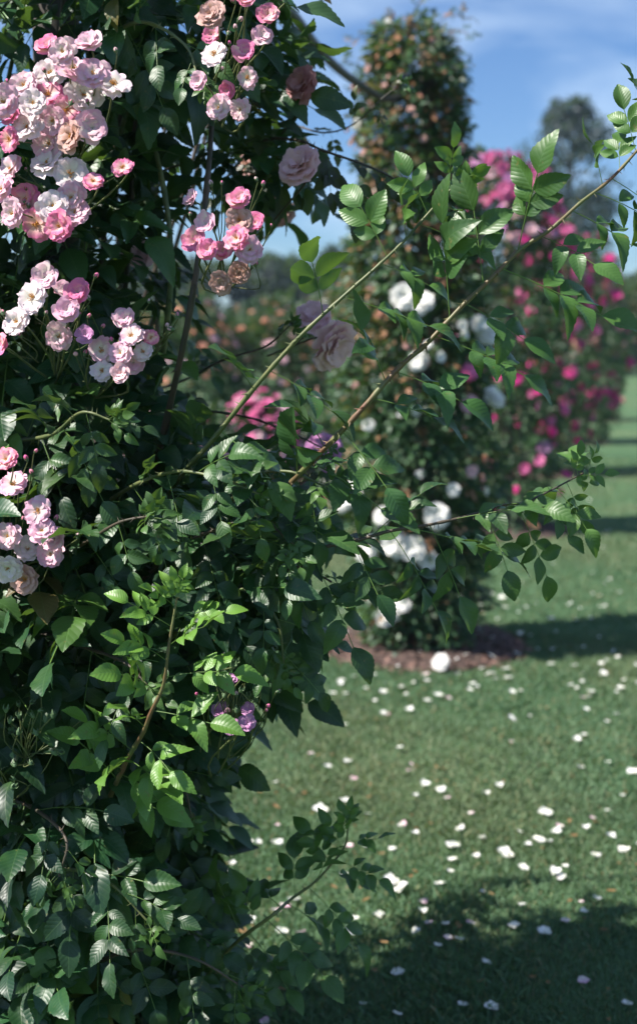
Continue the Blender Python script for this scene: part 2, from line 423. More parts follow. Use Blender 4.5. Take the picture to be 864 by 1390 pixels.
FULL = [(6, 1.0, .62, 8, .2, 0), (7, .88, .55, 26, .3, .03), (7, .74, .46, 42, .35, .06), (6, .6, .38, 56, .4, .08), (5, .48, .28, 70, .4, .08), (3, .36, .2, 82, .4, .08)]
PK = ['p_pale', 'p_white', 'p_pink', 'p_shell', 'p_salmon', 'p_magenta', 'p_hot', 'p_pure', 'p_peach', 'p_faded', 'p_mauve']
BL = {}
def bloom(kind, mk, i):
    key = (kind, mk, i)
    if key not in BL:
        w = {'semi': SEMI, 'open': OPEN, 'cup': CUP, 'full': FULL}[kind]
        BL[key] = bloom_mesh('bloom_' + kind, M[mk], w, 6 if kind != 'full' else 5, seed=i * 7 + len(kind), ruffle=0.09 if kind != 'cup' else .06)
    return BL[key]
STAM = [stamens_mesh(i) for i in range(2)]
BUD = {k: bud_mesh('bud', M[k]) for k in ('p_pink', 'p_hot', 'p_shell')}
CALYX = calyx_mesh()
def face(d, spin=None):
    q = Vector(d).normalized().to_track_quat('Z', 'Y')
    return (q @ Matrix.Rotation(random.uniform(0, 6.28) if spin is None else spin, 3, 'Z').to_quaternion()).to_euler()
def put_bloom(parent, pos, d, r, kind, mk, stam=True, name='rose_bloom', label=None):
    o = link(name, bloom(kind, mk, random.randrange(3)), parent, pos, face(d), r)
    if stam and kind in ('semi', 'open'):
        s = bpy.data.objects.new('stamens', random.choice(STAM)); col.objects.link(s); s.parent = o
    if label: o['label'] = label
    return o
def put_bud(parent, pos, d, r, mk='p_pink'):
    o = link('rose_bud', BUD[mk], parent, pos, face(d), r)
    s = bpy.data.objects.new('calyx', CALYX); col.objects.link(s); s.parent = o
rv = lambda a: Vector((random.gauss(0, a), random.gauss(0, a), random.gauss(0, a)))
UP = Vector((0, 0, 1)); TOCAM = Vector((0, -1, 0))

# ================================================================== ground
bed_c = [Vector((0.50, 6.25, 0)), Vector((1.42, 10.0, 0)), Vector((2.35, 14.0, 0)), Vector((3.45, 18.0, 0)), Vector((4.6, 22.5, 0)), Vector((-0.5, 2.62, 0))]
bed_r = [0.50, 0.5, 0.5, 0.5, 0.5, 0.36]
S = 400
n = 60
gx = np.concatenate([np.linspace(-S, -14, 12), np.linspace(-12, 14, 53), np.linspace(16, S, 12)])
gy = np.concatenate([np.linspace(-60, -2, 6), np.linspace(-1, 30, 63), np.linspace(33, S, 14)])
XX, YY = np.meshgrid(gx, gy)
V = np.stack([XX.ravel(), YY.ravel(), np.zeros(XX.size)], 1)
nx = len(gx)
Fq = np.array([(j * nx + i, j * nx + i + 1, (j + 1) * nx + i + 1, (j + 1) * nx + i) for j in range(len(gy) - 1) for i in range(nx - 1)])
tag(link('lawn', mesh_np('lawn', V, Fq, M['lawn'])), kind='structure')

# mulch beds (low mounds)
def bed(c, r, k):
    V, Fc = [], []; rs = random.Random(k); sides = 40; rings = 9
    edge = [1 + 0.05 * math.sin(3 * 6.283 * i / sides + k) + rs.gauss(0, .02) for i in range(sides)]
    for j in range(rings + 1):
        t = j / rings
        for i in range(sides):
            a = 6.2832 * i / sides
            rr = r * edge[i] * (1 - t) + 0.001
            z = 0.004 + 0.05 * math.sin(min(1, t * 1.6) * 1.5708) + (rs.gauss(0, .006) if j else 0)
            V.append((c.x + rr * math.cos(a), c.y + rr * math.sin(a), z))
    for j in range(rings):
        for i in range(sides):
            a = j * sides + i; b = j * sides + (i + 1) % sides; Fc.append((a, b, b + sides, a + sides))
    o = link('flower_bed', mesh_np('flower_bed', V, Fc, M['mulch'])); tag(o, kind='structure')
for k, (c, r) in enumerate(zip(bed_c, bed_r)): bed(c, r, k)
# loose chips on the nearest visible bed
lv = Leaves(False)
for k in range(2600):
    a = random.uniform(0, 6.28); rr = bed_r[0] * math.sqrt(random.random()) * 1.03
    d = Vector((random.gauss(0, 1), random.gauss(0, 1), random.gauss(0, .3)))
    lv.leaflet(bed_c[0] + Vector((math.cos(a) * rr, math.sin(a) * rr, 0.012 + 0.045 * min(1, 1.6 * (1 - rr / bed_r[0])))), d, UP + rv(.5), random.uniform(.015, .045), (random.random() * .4, random.random(), 0))
tag(link('bark_chips', lv.mesh('bark_chips', M['chip'])), 'loose brown bark chips covering the round bed under the white rose', 'bark chips', kind='stuff')

# grass blades
def in_bed(x, y):
    m = np.zeros(len(x), bool)
    for c, r in zip(bed_c, bed_r): m |= ((x - c.x) ** 2 + (y - c.y) ** 2) < (r * .98) ** 2
    return m
def grass():
    Ps = []
    for (y0, y1, dens) in ((2.2, 4.2, 26000), (4.2, 6.5, 13000), (6.5, 10, 5000), (10, 16, 1500)):
        hw = 0.27 * y1 + 0.3
        cnt = int((y1 - y0) * 2 * hw * dens)
        x = rng.uniform(-hw, hw, cnt); y = rng.uniform(y0, y1, cnt)
        keep = np.abs(x) < 0.27 * y + 0.3
        Ps.append(np.stack([x[keep], y[keep], np.full(keep.sum(), (y0 + y1) / 2)], 1))
    P = np.vstack(Ps); P = P[~in_bed(P[:, 0], P[:, 1])]
    m = len(P)
    # clumpiness
    nz = np.sin(P[:, 0] * 9.1 + np.sin(P[:, 1] * 5) * 2) * np.cos(P[:, 1] * 7.3 + np.sin(P[:, 0] * 4)) 
    h = rng.uniform(.010, .026, m) * (1 + .3 * nz)
    w = rng.uniform(.0012, .0022, m) * (P[:, 2] / 3.2) ** 0.6
    a = rng.uniform(0, 6.283, m); lean = rng.uniform(0.1, 1.1, m) * h
    b = rng.uniform(0, 6.283, m)
    dx, dy = np.cos(a) * w, np.sin(a) * w
    lx, ly = np.cos(b) * lean, np.sin(b) * lean
    V = np.zeros((m, 4, 3))
    V[:, 0, 0] = P[:, 0] - dx; V[:, 0, 1] = P[:, 1] - dy
    V[:, 1, 0] = P[:, 0] + dx; V[:, 1, 1] = P[:, 1] + dy
    V[:, 2, 0] = P[:, 0] + lx * .5 + dx * .8; V[:, 2, 1] = P[:, 1] + ly * .5 + dy * .8; V[:, 2, 2] = h * .7
    V[:, 3, 0] = P[:, 0] + lx; V[:, 3, 1] = P[:, 1] + ly; V[:, 3, 2] = h
    Fq = np.arange(m * 4).reshape(m, 4)
    T = np.zeros((m, 3)); 
    pn = np.sin(P[:, 0] * 2.1 + 1) * np.sin(P[:, 1] * 1.7 + P[:, 0]) 
    T[:, 0] = np.clip((rng.random(m) < .10) * .9 + .45 * np.clip(pn, 0, 1), 0, 1); T[:, 1] = rng.random(m); T[:, 2] = (rng.random(m) < .02) * .6
    return mesh_np('grass', V.reshape(-1, 3), Fq, M['blade'], tint=np.repeat(T, 4, 0))
tag(link('grass', grass()), 'short mown green grass blades covering the lawn', 'grass', kind='stuff')

# ================================================================== near climbing rose
ROOT = Vector((-0.5, 2.62, 0.0))
rose = tag(empty('climbing_rose', ROOT), 'large leafy climbing rose in the left foreground with clusters of small blush pink blooms', 'climbing rose')
# post
V, Fc = [], []
tube(V, Fc, [ROOT + Vector((0, 0, z)) for z in (0, .8, 1.6, 2.4, 2.95, 3.0)], [.045, .045, .045, .045, .045, .01], 10)
post = tag(link('rose_post', mesh_np('post', V, Fc, M['post'])), 'tall round wooden post hidden inside the foreground climbing rose', 'post')

BLOBS = [  # px, py, Y, rx px, ry px, depth m, leaves
    (60, -100, 2.4, 210, 90, .18, 80), (20, 90, 2.45, 130, 170, .30, 200), (215, 5, 2.45, 90, 70, .25, 120), (185, 90, 2.5, 55, 40, .12, 12),
    (298, 120, 2.6, 36, 70, .12, 20), (310, 20, 2.55, 32, 50, .15, 24), (10, 330, 2.45, 165, 170, .30, 240), (110, 390, 2.5, 80, 90, .2, 70), (30, 560, 2.45, 150, 170, .34, 240),
    (170, 620, 2.4, 45, 50, .2, 26), (70, 760, 2.4, 180, 160, .34, 300), (270, 730, 2.35, 115, 110, .25, 190), (90, 940, 2.4, 160, 150, .34, 270),
    (60, 1120, 2.4, 190, 170, .36, 280), (150, 1110, 2.45, 85, 130, .30, 150), (120, 1300, 2.45, 150, 160, .34, 240), (215, 1330, 2.4, 70, 90, .22, 60), (80, 1480, 2.5, 150, 120, .3, 90), (-150, 560, 2.45, 130, 700, .20, 120),
    (275, 870, 2.45, 40, 90, .2, 40),(310, 195, 2.65, 55, 30, .12, 16),
]
fol = Leaves(True)
AX = lambda z: Vector((ROOT.x, ROOT.y, z))
def fill(fol, blobs, size, tintf, mult=1.0, pairs=(2, 2, 3), inner=0.55, axis=AX):
    for (px, py, Y, rx, ry, dp, cnt) in blobs:
        c = at(px, py, Y); sx = rx / F * Y; sz = ry / F * Y
        for k in range(int(cnt * mult)):
            while True:
                v = rv(1)
                if v.length > .1: break
            v.normalize(); rad = random.uniform(inner, 1.0)
            if random.random() < .12: rad *= random.uniform(1.0, 1.18)
            p = c + Vector((v.x * sx, v.y * dp, v.z * sz)) * rad
            if p.z < 0.06: continue
            out = (p - axis(p.z)); out.z = 0
            out = out.normalized() * .7 + v * .6
            d = out + Vector((0, 0, -.25)) + rv(.45)
            nn = UP * .75 + out * .35 + TOSUN * .45 + TOCAM * .25 + rv(.35)
            fol.compound(p, d, nn, random.uniform(*size), random.choice(pairs), tintf(p))
def tint_main(p):
    y = 0.0
    r = random.random()
    if r < .05: y = random.uniform(.3, .6)
    elif r < .3: y = random.uniform(.05, .22)
    return (y, random.random() * .9, 0.0 if random.random() > .02 else .5)
fill(fol, BLOBS, (.046, .078), tint_main, 0.62)
link('foliage', fol.mesh('foliage', M['leaf']), rose)
# canes running up through the plant
for k in range(9):
    a = k * .7; x0 = ROOT + Vector((math.cos(a) * .10, math.sin(a) * .10, 0))
    tx = random.uniform(-60, 330); pts = [x0, x0 + Vector((random.gauss(0, .1), random.gauss(0, .06), .6)), at((tx + 80) / 2 + random.gauss(0, 40), 750, 2.5 + random.gauss(0, .08)), at(tx, 380, 2.5 + random.gauss(0, .1)), at(tx + random.gauss(40, 50), 60, 2.5), at(tx + random.gauss(60, 60), -150, 2.5)]
    link('cane', cane_mesh('cane', smooth_path(pts, 60), .008, .003, M['stem'] if k % 2 else M['twig']), rose)

# where the plant is open and what stands behind it shows between the canes
CLEAR = [(446, 462, 40, 42), (545, 742, 44, 24), (532, 828, 30, 30), (472, 675, 26, 24), (345, 578, 42, 28), (565, 410, 30, 20), (760, 190, 30, 45), (680, 240, 30, 22)]
def pxy(p):
    y, z = p.y, p.z - CAMZ
    dpt = y * math.cos(TH) - z * math.sin(TH); v = y * math.sin(TH) + z * math.cos(TH)
    return CX + F * p.x / dpt, CY - F * v / dpt
# long feature shoots, each with its own leaves
def shoot(parent, path, r0, r1, size, tint, spacing, mat, pairs=(2, 2, 3), start=0.08, dense=1.0, n=70, nrm=None, name='shoot', tip_young=.25, grow=True, label=None, seed=None, droop=.35, thorns=True):
    if seed is not None: random.seed(seed)
    pts = smooth_path(path, n)
    o = link(name, cane_mesh(name, pts, r0, r1, mat, thorns=thorns), parent)
    if label: o['label'] = label
    lv = Leaves(True)
    total = sum((pts[i + 1] - pts[i]).length for i in range(n)); acc = 0; nxt = total * start; sgn = 1
    for i in range(n):
        seg = (pts[i + 1] - pts[i]).length; acc += seg
        while acc >= nxt:
            u = nxt / total; nxt += spacing * random.uniform(.75, 1.25) * (1 - .45 * u if u > .8 else 1); sgn = -sgn
            p = pts[i]; d = (pts[i + 1] - pts[i]).normalized()
            view = Vector((p.x, p.y, p.z - CAMZ)).normalized()
            side = d.cross(view).normalized() * sgn
            dd = d * .55 + side * random.uniform(.5, 1.0) - UP * droop * random.uniform(.4, 1.4) - view * random.uniform(-.2, .5) + rv(.12)
            nn = (nrm or (UP * .85 + TOSUN * .45 - view * .45)) + rv(.28)
            sz = size * random.uniform(.8, 1.1) * (1 if not grow else (1.0 if u < .7 else 1.0 - 1.35 * (u - .7)))
            ty = tint[0] + tip_young * max(0, (u - .6) / .4)
            tip = p + dd.normalized() * sz * 1.5
            if any(((pxy(tip)[0] - ax) / arx) ** 2 + ((pxy(tip)[1] - ay) / ary) ** 2 < 1 for ax, ay, arx, ary in CLEAR): continue
            if random.random() < dense:
                lv.compound(p, dd, nn, sz, random.choice(pairs), (ty, tint[1] + random.gauss(0, .12), tint[2]), jit=.14)
    # tip rosette
    d = (pts[-1] - pts[-2]).normalized()
    for k in range(4):
        lv.compound(pts[-1 - k], d + rv(.5), -view + rv(.4), size * .42, 2, (min(1, tint[0] + tip_young + .15), .8, .05))
    f = link('foliage', lv.mesh('foliage', M['leaf'], None), o)
    f.location = (0, 0, 0)
    f.matrix_parent_inverse = Matrix.Identity(4)
    return o
def P(lst): return [at(*q) for q in lst]
shoot(rose, P([(215, 690, 2.25), (250, 640, 2.12), (283, 604, 2.02), (344, 528, 1.95), (389, 476, 1.93), (420, 444, 1.92), (465, 403, 1.92), (510, 363, 1.92), (545, 330, 1.93), (585, 285, 1.94), (613, 255, 1.95)]), .0042, .0014, .062, (.28, .55, 0), .034, M['stem'], start=.40, droop=.2, dense=.85, label='long green cane arching up to the right across the middle', seed=3)
shoot(rose, P([(270, 800, 2.3), (330, 725, 2.15), (371, 680, 2.02), (429, 620, 1.95), (462, 587, 1.93), (500, 545, 1.92), (542, 498, 1.92), (580, 465, 1.92), (626, 416, 1.92), (668, 376, 1.92), (706, 338, 1.93), (747, 311, 1.93), (787, 275, 1.94), (827, 244, 1.95), (864, 204, 1.96), (900, 160, 1.97)]), .0047, .0018, .062, (.20, .55, 0), .033, M['redstem'], start=.3, droop=.25, dense=.9, label='longest cane reaching to the right edge', seed=8, n=100, tip_young=.3)
shoot(rose, P([(300, 790, 2.3), (365, 763, 2.12), (417, 749, 2.0), (455, 739, 1.97), (490, 732, 1.96), (528, 721, 1.95), (584, 712, 1.95), (639, 699, 1.96), (681, 686, 1.97), (711, 682, 1.97), (744, 667, 1.98), (791, 642, 2.0)]), .0034, .0012, .054, (.12, .45, .02), .037, M['twig'], label='lower horizontal dark shoot', seed=5, droop=.8, tip_young=.35)
shoot(rose, P([(150, 1080, 2.1), (174, 1029, 2.0), (194, 995, 1.95), (205, 967, 1.93), (222, 929, 1.92), (229, 878, 1.91), (236, 836, 1.91), (240, 812, 1.91)]), .004, .0016, .050, (.80, .7, 0), .031, M['redstem'], pairs=(2, 3, 3), label='young bright yellow-green shoot', seed=12, n=50, tip_young=.2, droop=.15, nrm=UP * .7 + TOCAM * .75 + TOSUN * .3, thorns=False)
shoot(rose, P([(230, 1390, 2.35), (310, 1290, 2.22), (370, 1242, 2.15), (393, 1222, 2.2), (425, 1199, 2.2), (448, 1175, 2.2), (468, 1148, 2.2), (472, 1122, 2.2)]), .0035, .0013, .050, (.25, .5, 0), .026, M['stem'], label='small low sprout above the lawn', seed=14, n=50, droop=.3)
# more leafy laterals filling the mid part
LAT = [([(180, 800, 2.3), (240, 745, 2.12), (290, 720, 2.02), (350, 705, 1.98), (400, 740, 1.96)], (.04, .4, 0), .048),
       ([(120, 700, 2.3), (180, 660, 2.1), (240, 640, 2.0), (300, 650, 1.95), (350, 670, 1.94)], (.12, .5, 0), .050),
       ([(60, 760, 2.25), (110, 740, 2.08), (160, 710, 1.98), (205, 700, 1.95)], (.05, .4, 0), .052),
       ([(200, 900, 2.3), (270, 830, 2.1), (330, 800, 2.02), (375, 840, 2.0), (385, 900, 2.0)], (.03, .3, 0), .050),
       ([(60, 860, 2.25), (120, 880, 2.08), (170, 900, 2.0), (200, 930, 1.97)], (.02, .2, 0), .052),
       ([(30, 1200, 2.25), (90, 1180, 2.08), (150, 1200, 1.98), (200, 1250, 1.96)], (.02, .3, 0), .054),
       ([(0, 1080, 2.2), (50, 1100, 2.06), (90, 1140, 1.98), (80, 1190, 1.97)], (.02, .3, 0), .052),
       ([(10, 600, 2.25), (70, 590, 2.1), (110, 560, 2.0), (150, 570, 1.98)], (.03, .3, 0), .052),
       ([(180, 1030, 2.3), (225, 1040, 2.2), (250, 1070, 2.15), (260, 1110, 2.15)], (.02, .3, 0), .044),
       ([(130, 60, 2.3), (190, 30, 2.15), (250, 60, 2.08), (270, 110, 2.05)], (.08, .4, 0), .046),
       ([(100, 1320, 2.25), (180, 1290, 2.1), (260, 1300, 2.05), (330, 1340, 2.05)], (.05, .4, 0), .048),
       ([(200, 1200, 2.3), (240, 1240, 2.2), (270, 1290, 2.15), (310, 1330, 2.12)], (.05, .3, 0), .048),
       ([(330, 800, 2.2), (370, 780, 2.05), (410, 770, 2.0), (450, 790, 2.0)], (.08, .4, 0), .052),
       ([(300, 700, 2.2), (340, 650, 2.05), (390, 640, 1.98), (440, 660, 1.97)], (.12, .5, 0), .056)]
for i, (pl, tn, sz) in enumerate(LAT):
    shoot(rose, P(pl), .0038, .0014, sz, tn, .05, M['stem'] if i % 2 else M['twig'], name='side_shoot', seed=40 + i, n=36, tip_young=.12, droop=.5, nrm=UP * .6 + TOCAM * .6 + TOSUN * .5)

# bloom clusters: (hub px,py), [(px,py,radius px,kind,colour)]
CL = [
 ((110, 210), [(66, 66, 15, 'cup', 'p_pink'), (87, 71, 16, 'semi', 'p_pale'), (122, 63, 17, 'cup', 'p_pale'), (69, 101, 22, 'semi', 'p_white'), (99, 97, 20, 'semi', 'p_pale'), (127, 102, 19, 'semi', 'p_pale'), (154, 116, 19, 'open', 'p_white'), (113, 130, 21, 'semi', 'p_white'), (66, 130, 18, 'open', 'p_pink'), (33, 118, 20, 'semi', 'p_pale'), (7, 139, 18, 'semi', 'p_pale'), (45, 141, 19, 'semi', 'p_white'), (90, 151, 18, 'open', 'p_pink'), (17, 158, 15, 'cup', 'p_pink'), (38, 174, 20, 'semi', 'p_white'), (73, 165, 20, 'semi', 'p_pale'), (99, 186, 22, 'semi', 'p_pale'), (126, 175, 19, 'cup', 'p_pale'), (14, 190, 16, 'open', 'p_pink'), (68, 196, 22, 'semi', 'p_pale')]),
 ((90, 300), [(17, 231, 20, 'semi', 'p_pale'), (66, 224, 22, 'semi', 'p_white'), (96, 236, 20, 'open', 'p_white'), (127, 247, 13, 'open', 'p_pink'), (167, 228, 13, 'open', 'p_pink'), (5, 258, 19, 'semi', 'p_pale'), (36, 272, 20, 'semi', 'p_pink'), (73, 280, 22, 'semi', 'p_white'), (99, 268, 19, 'semi', 'p_pale'), (20, 290, 17, 'semi', 'p_pale'), (52, 304, 21, 'open', 'p_pink'), (83, 308, 20, 'semi', 'p_pink'), (102, 290, 18, 'semi', 'p_pale')]),
 ((300, 170), [(364, 21, 14, 'cup', 'p_pink'), (356, 52, 15, 'cup', 'p_pale'), (288, 21, 17, 'full', 'p_faded'), (288, 48, 11, 'cup', 'p_pink'), (291, 75, 17, 'open', 'p_white'), (333, 73, 14, 'cup', 'p_pink'), (337, 106, 14, 'open', 'p_pale'), (311, 122, 13, 'cup', 'p_pink'), (298, 146, 17, 'semi', 'p_pale'), (327, 149, 15, 'semi', 'p_pale'), (272, 112, 12, 'cup', 'p_pale'), (333, 2, 12, 'cup', 'p_pink')]),
 ((300, 400), [(325, 274, 15, 'cup', 'p_pink'), (281, 305, 15, 'cup', 'p_pale'), (325, 300, 16, 'semi', 'p_pale'), (348, 304, 13, 'cup', 'p_pink'), (323, 324, 15, 'semi', 'p_pink'), (266, 330, 16, 'cup', 'p_pink'), (283, 341, 15, 'cup', 'p_pink'), (303, 342, 13, 'cup', 'p_pink'), (338, 340, 16, 'semi', 'p_pale'), (262, 272, 11, 'cup', 'p_pale'), (300, 384, 14, 'full', 'p_faded'), (325, 370, 13, 'full', 'p_faded')]),
 ((75, 520), [(62, 379, 18, 'cup', 'p_pale'), (45, 405, 19, 'open', 'p_white'), (26, 438, 18, 'semi', 'p_white'), (106, 398, 17, 'cup', 'p_pink'), (86, 396, 14, 'cup', 'p_pale'), (91, 424, 18, 'cup', 'p_pale'), (82, 456, 17, 'semi', 'p_pale'), (3, 470, 15, 'cup', 'p_pink')]),
 ((130, 540), [(170, 434, 16, 'cup', 'p_pale'), (179, 456, 15, 'open', 'p_pale'), (205, 458, 10, 'open', 'p_pink'), (139, 475, 17, 'open', 'p_pale'), (165, 480, 16, 'semi', 'p_pale'), (195, 478, 14, 'open', 'p_white'), (182, 492, 14, 'cup', 'p_pale'), (139, 504, 13, 'open', 'p_white'), (165, 508, 13, 'cup', 'p_shell'), (118, 456, 12, 'cup', 'p_mauve')]),
 ((0, 820), [(10, 625, 15, 'semi', 'p_pink'), (19, 658, 18, 'open', 'p_pale'), (52, 694, 18, 'open', 'p_pale'), (57, 722, 17, 'semi', 'p_pale'), (76, 732, 16, 'cup', 'p_pale'), (69, 754, 17, 'semi', 'p_pale'), (12, 728, 18, 'semi', 'p_pale'), (38, 747, 19, 'semi', 'p_white'), (12, 770, 20, 'semi', 'p_white'), (35, 786, 19, 'semi', 'p_pale')]),
 ((290, 1060), [(316, 987, 12, 'cup', 'p_mauve'), (300, 965, 12, 'cup', 'p_mauve'), (335, 982, 11, 'cup', 'p_mauve'), (314, 925, 9, 'cup', 'p_mauve'), (338, 962, 9, 'cup', 'p_mauve')]),
]
random.seed(77)
for ci, (hub, lst) in enumerate(CL):
    Y0 = 1.99 if ci not in (7,) else 1.98
    hp = at(hub[0], hub[1], Y0 + .22); V, Fc = [], []
    for (px, py, r, kind, mk) in lst:
        Y = Y0 + random.uniform(-.05, .05)
        c = at(px, py, Y)
        cen = at(sum(q[0] for q in lst) / len(lst), sum(q[1] for q in lst) / len(lst), Y0 + .12)
        d = (c - cen).normalized() * .55 + TOCAM * .55 + TOSUN * .45 + rv(.22)
        if random.random() < .02: mk = 'p_faded'
        put_bloom(rose, c, d, r / F * Y * random.uniform(1.08, 1.32), kind, mk)
        d.normalize(); e = c - d * .004
        tube(V, Fc, smooth_path([hp, hp.lerp(e, .5) + rv(.012), e - d * .02, e], 8), [.0017] * 5 + [.0013] * 4, 5)
    # buds around
    for k in range(11):
        q = random.choice(lst); c = at(q[0] + random.choice((-1, 1)) * random.uniform(18, 38), q[1] - random.uniform(8, 36), Y0 + random.uniform(0, .04))
        d = UP + rv(.5); put_bud(rose, c, d, random.uniform(.0028, .0048), random.choice(('p_pink', 'p_hot', 'p_shell')))
        tube(V, Fc, smooth_path([hp.lerp(c, .4) + rv(.01), hp.lerp(c, .7) + rv(.01) , c - d.normalized() * .003], 6), [.001] * 7, 4)
    link('flower_stalk', mesh_np('flower_stalk', V, Fc, M['stem']), rose)
# green hips / unopened bud sprays (left edge and under the shoot)
for (hx, hy, cnt, Y) in ((35, 985, 22, 1.98), (315, 935, 26, 2.0), (20, 1040, 8, 2.0)):
    hp = at(hx, hy + 45, Y + .05); V, Fc = [], []
    for k in range(cnt):
        c = at(hx + random.gauss(0, 24), hy + random.gauss(0, 26), Y + random.gauss(0, .02)); d = UP + rv(.5)
        tube(V, Fc, smooth_path([hp, hp.lerp(c, .5) + rv(.012), c], 6), [.0010] * 7, 4)
        o = link('seed_hip', CALYX, rose, c, face(d), random.uniform(.004, .006))
    link('flower_stalk', mesh_np('flower_stalk', V, Fc, M['stem']), rose)

# ================================================================== second, large-flowered rose behind (dark leaves against the sky)
R2 = Vector((-0.42, 2.95, 0))
rose2 = tag(empty('climbing_rose', R2), 'shaded climbing rose with large double shell pink blooms just behind the foreground rose', 'climbing rose')
fol = Leaves(True)
B2 = [(310, 185, 2.7, 70, 26, .12, 18), (290, -10, 2.85, 60, 35, .15, 24), (385, 12, 2.9, 22, 14, .08, 5), (230, 440, 2.85, 40, 30, .15, 3), (380, 215, 2.6, 40, 16, .10, 9), (110, 620, 2.8, 120, 100, .15, 50), (210, 720, 2.8, 70, 50, .15, 16), (150, 900, 2.8, 110, 170, .15, 60), (130, 1200, 2.8, 100, 180, .15, 50), (-10, 100, 2.8, 90, 150, .15, 36), (10, 420, 2.8, 100, 140, .15, 40)]
fill(fol, B2, (.040, .056), lambda p: (0.0 if random.random() > .1 else .2, random.random() * .6, .0 if random.random() > .06 else .6), 1.0, axis=lambda z: Vector((R2.x, R2.y, z)))
link('foliage', fol.mesh('foliage', M['leaf']), rose2)
for k in range(5):
    x0 = R2 + rv(.05); x0.z = 0; tx = random.uniform(120, 330)
    pts = [x0, x0 + Vector((0, 0, .7)), at(200 + random.gauss(0, 40), 640, 3.2), at(tx, 250, 3.1), at(tx + 60, 0, 3.05), at(tx + 120, -100, 3.05)]
    link('cane', cane_mesh('cane', smooth_path(pts, 50), .008, .003, M['twig']), rose2)
shoot(rose2, P([(300, 250, 2.9), (350, 195, 2.62), (400, 190, 2.5), (440, 205, 2.45), (490, 222, 2.42), (530, 240, 2.4), (560, 262, 2.4)]), .0035, .0012, .046, (0, .1, .12), .040, M['twig'], name='side_shoot', seed=91, droop=1.2, tip_young=0)
shoot(rose2, P([(400, 170, 2.9), (440, 180, 2.8), (480, 168, 2.75), (525, 128, 2.75), (545, 118, 2.75)]), .002, .001, .028, (0, .1, .2), .05, M['twig'], name='side_shoot', seed=92, droop=.6, tip_young=0)
shoot(rose2, P([(170, 540, 3.0), (240, 520, 2.7), (300, 490, 2.5), (360, 470, 2.45), (395, 440, 2.4)]), .003, .0012, .038, (0, .1, .15), .055, M['twig'], name='side_shoot', seed=93, droop=.8, dense=.45, tip_young=0)
shoot(rose2, P([(190, 590, 2.9), (250, 560, 2.6), (330, 565, 2.45), (400, 590, 2.4), (440, 610, 2.4)]), .003, .0012, .036, (0, .1, .15), .07, M['twig'], name='side_shoot', seed=94, droop=.8, dense=.5, tip_young=0)
shoot(rose2, P([(140, 260, 2.9), (190, 245, 2.7), (240, 225, 2.6), (300, 215, 2.6)]), .003, .0015, .04, (0, .1, .1), .05, M['twig'], name='side_shoot', seed=95, droop=.8, tip_young=0)
random.seed(5)
V, Fc = [], []
for (px, py, Y, r, kind, mk, lb) in [(408, 227, 2.35, 30, 'full', 'p_shell', 'large pale blush bloom against the dark leaves'), (412, 116, 2.45, 24, 'full', 'p_salmon', 'large salmon bloom under the curved pole'), (377, 288, 2.9, 24, 'full', 'p_faded', 'faded bloom hanging against the sky'), (448, 466, 2.5, 36, 'full', 'p_shell', 'big drooping pink bloom'), (425, 432, 2.55, 24, 'full', 'p_shell', None), (187, 345, 2.6, 22, 'full', 'p_shell', None), (372, 120, 3.0, 20, 'full', 'p_faded', None), (340, 225, 2.9, 20, 'full', 'p_faded', None), (290, 700, 2.9, 20, 'full', 'p_shell', None), (440, 612, 3.0, 26, 'full', 'p_mauve', None), (315, 780, 2.8, 18, 'full', 'p_salmon', None), (340, 270, 2.8, 16, 'full', 'p_faded', None), (240, 700, 2.7, 16, 'cup', 'p_salmon', None)]:
    c = at(px, py, Y); d = TOCAM * .6 + TOSUN * .6 + rv(.25)
    if lb and 'droop' in lb: d = TOCAM * .5 + Vector((.6, 0, -.35))
    put_bloom(rose2, c, d, r / F * Y * 1.1, kind, mk, label=lb)
    d = d.normalized(); hp = c - d * .06 + Vector((-.08, .1, -.05))
    tube(V, Fc, smooth_path([hp, c - d * .03, c], 8), [.002] * 9, 5)
link('flower_stalk', mesh_np('flower_stalk', V, Fc, M['twig']), rose2)

# ================================================================== curved pole between the two posts
V, Fc = [], []
p2top = Vector((0.50, 6.25, 2.62))
pts = smooth_path([Vector((ROOT.x, ROOT.y, 2.9)), at(250, -105, 3.1), at(385, 8, 3.9), at(425, 58, 4.4), at(455, 90, 4.9), at(490, 116, 5.4), at(530, 135, 5.9), p2top], 60)
tube(V, Fc, pts, [.0165] * 61, 10)
tag(link('curved_pole', mesh_np('curved_pole', V, Fc, M['iron'])), 'dark curved pole sweeping down through the sky to the rose pillar with white blooms', 'garden arch pole')

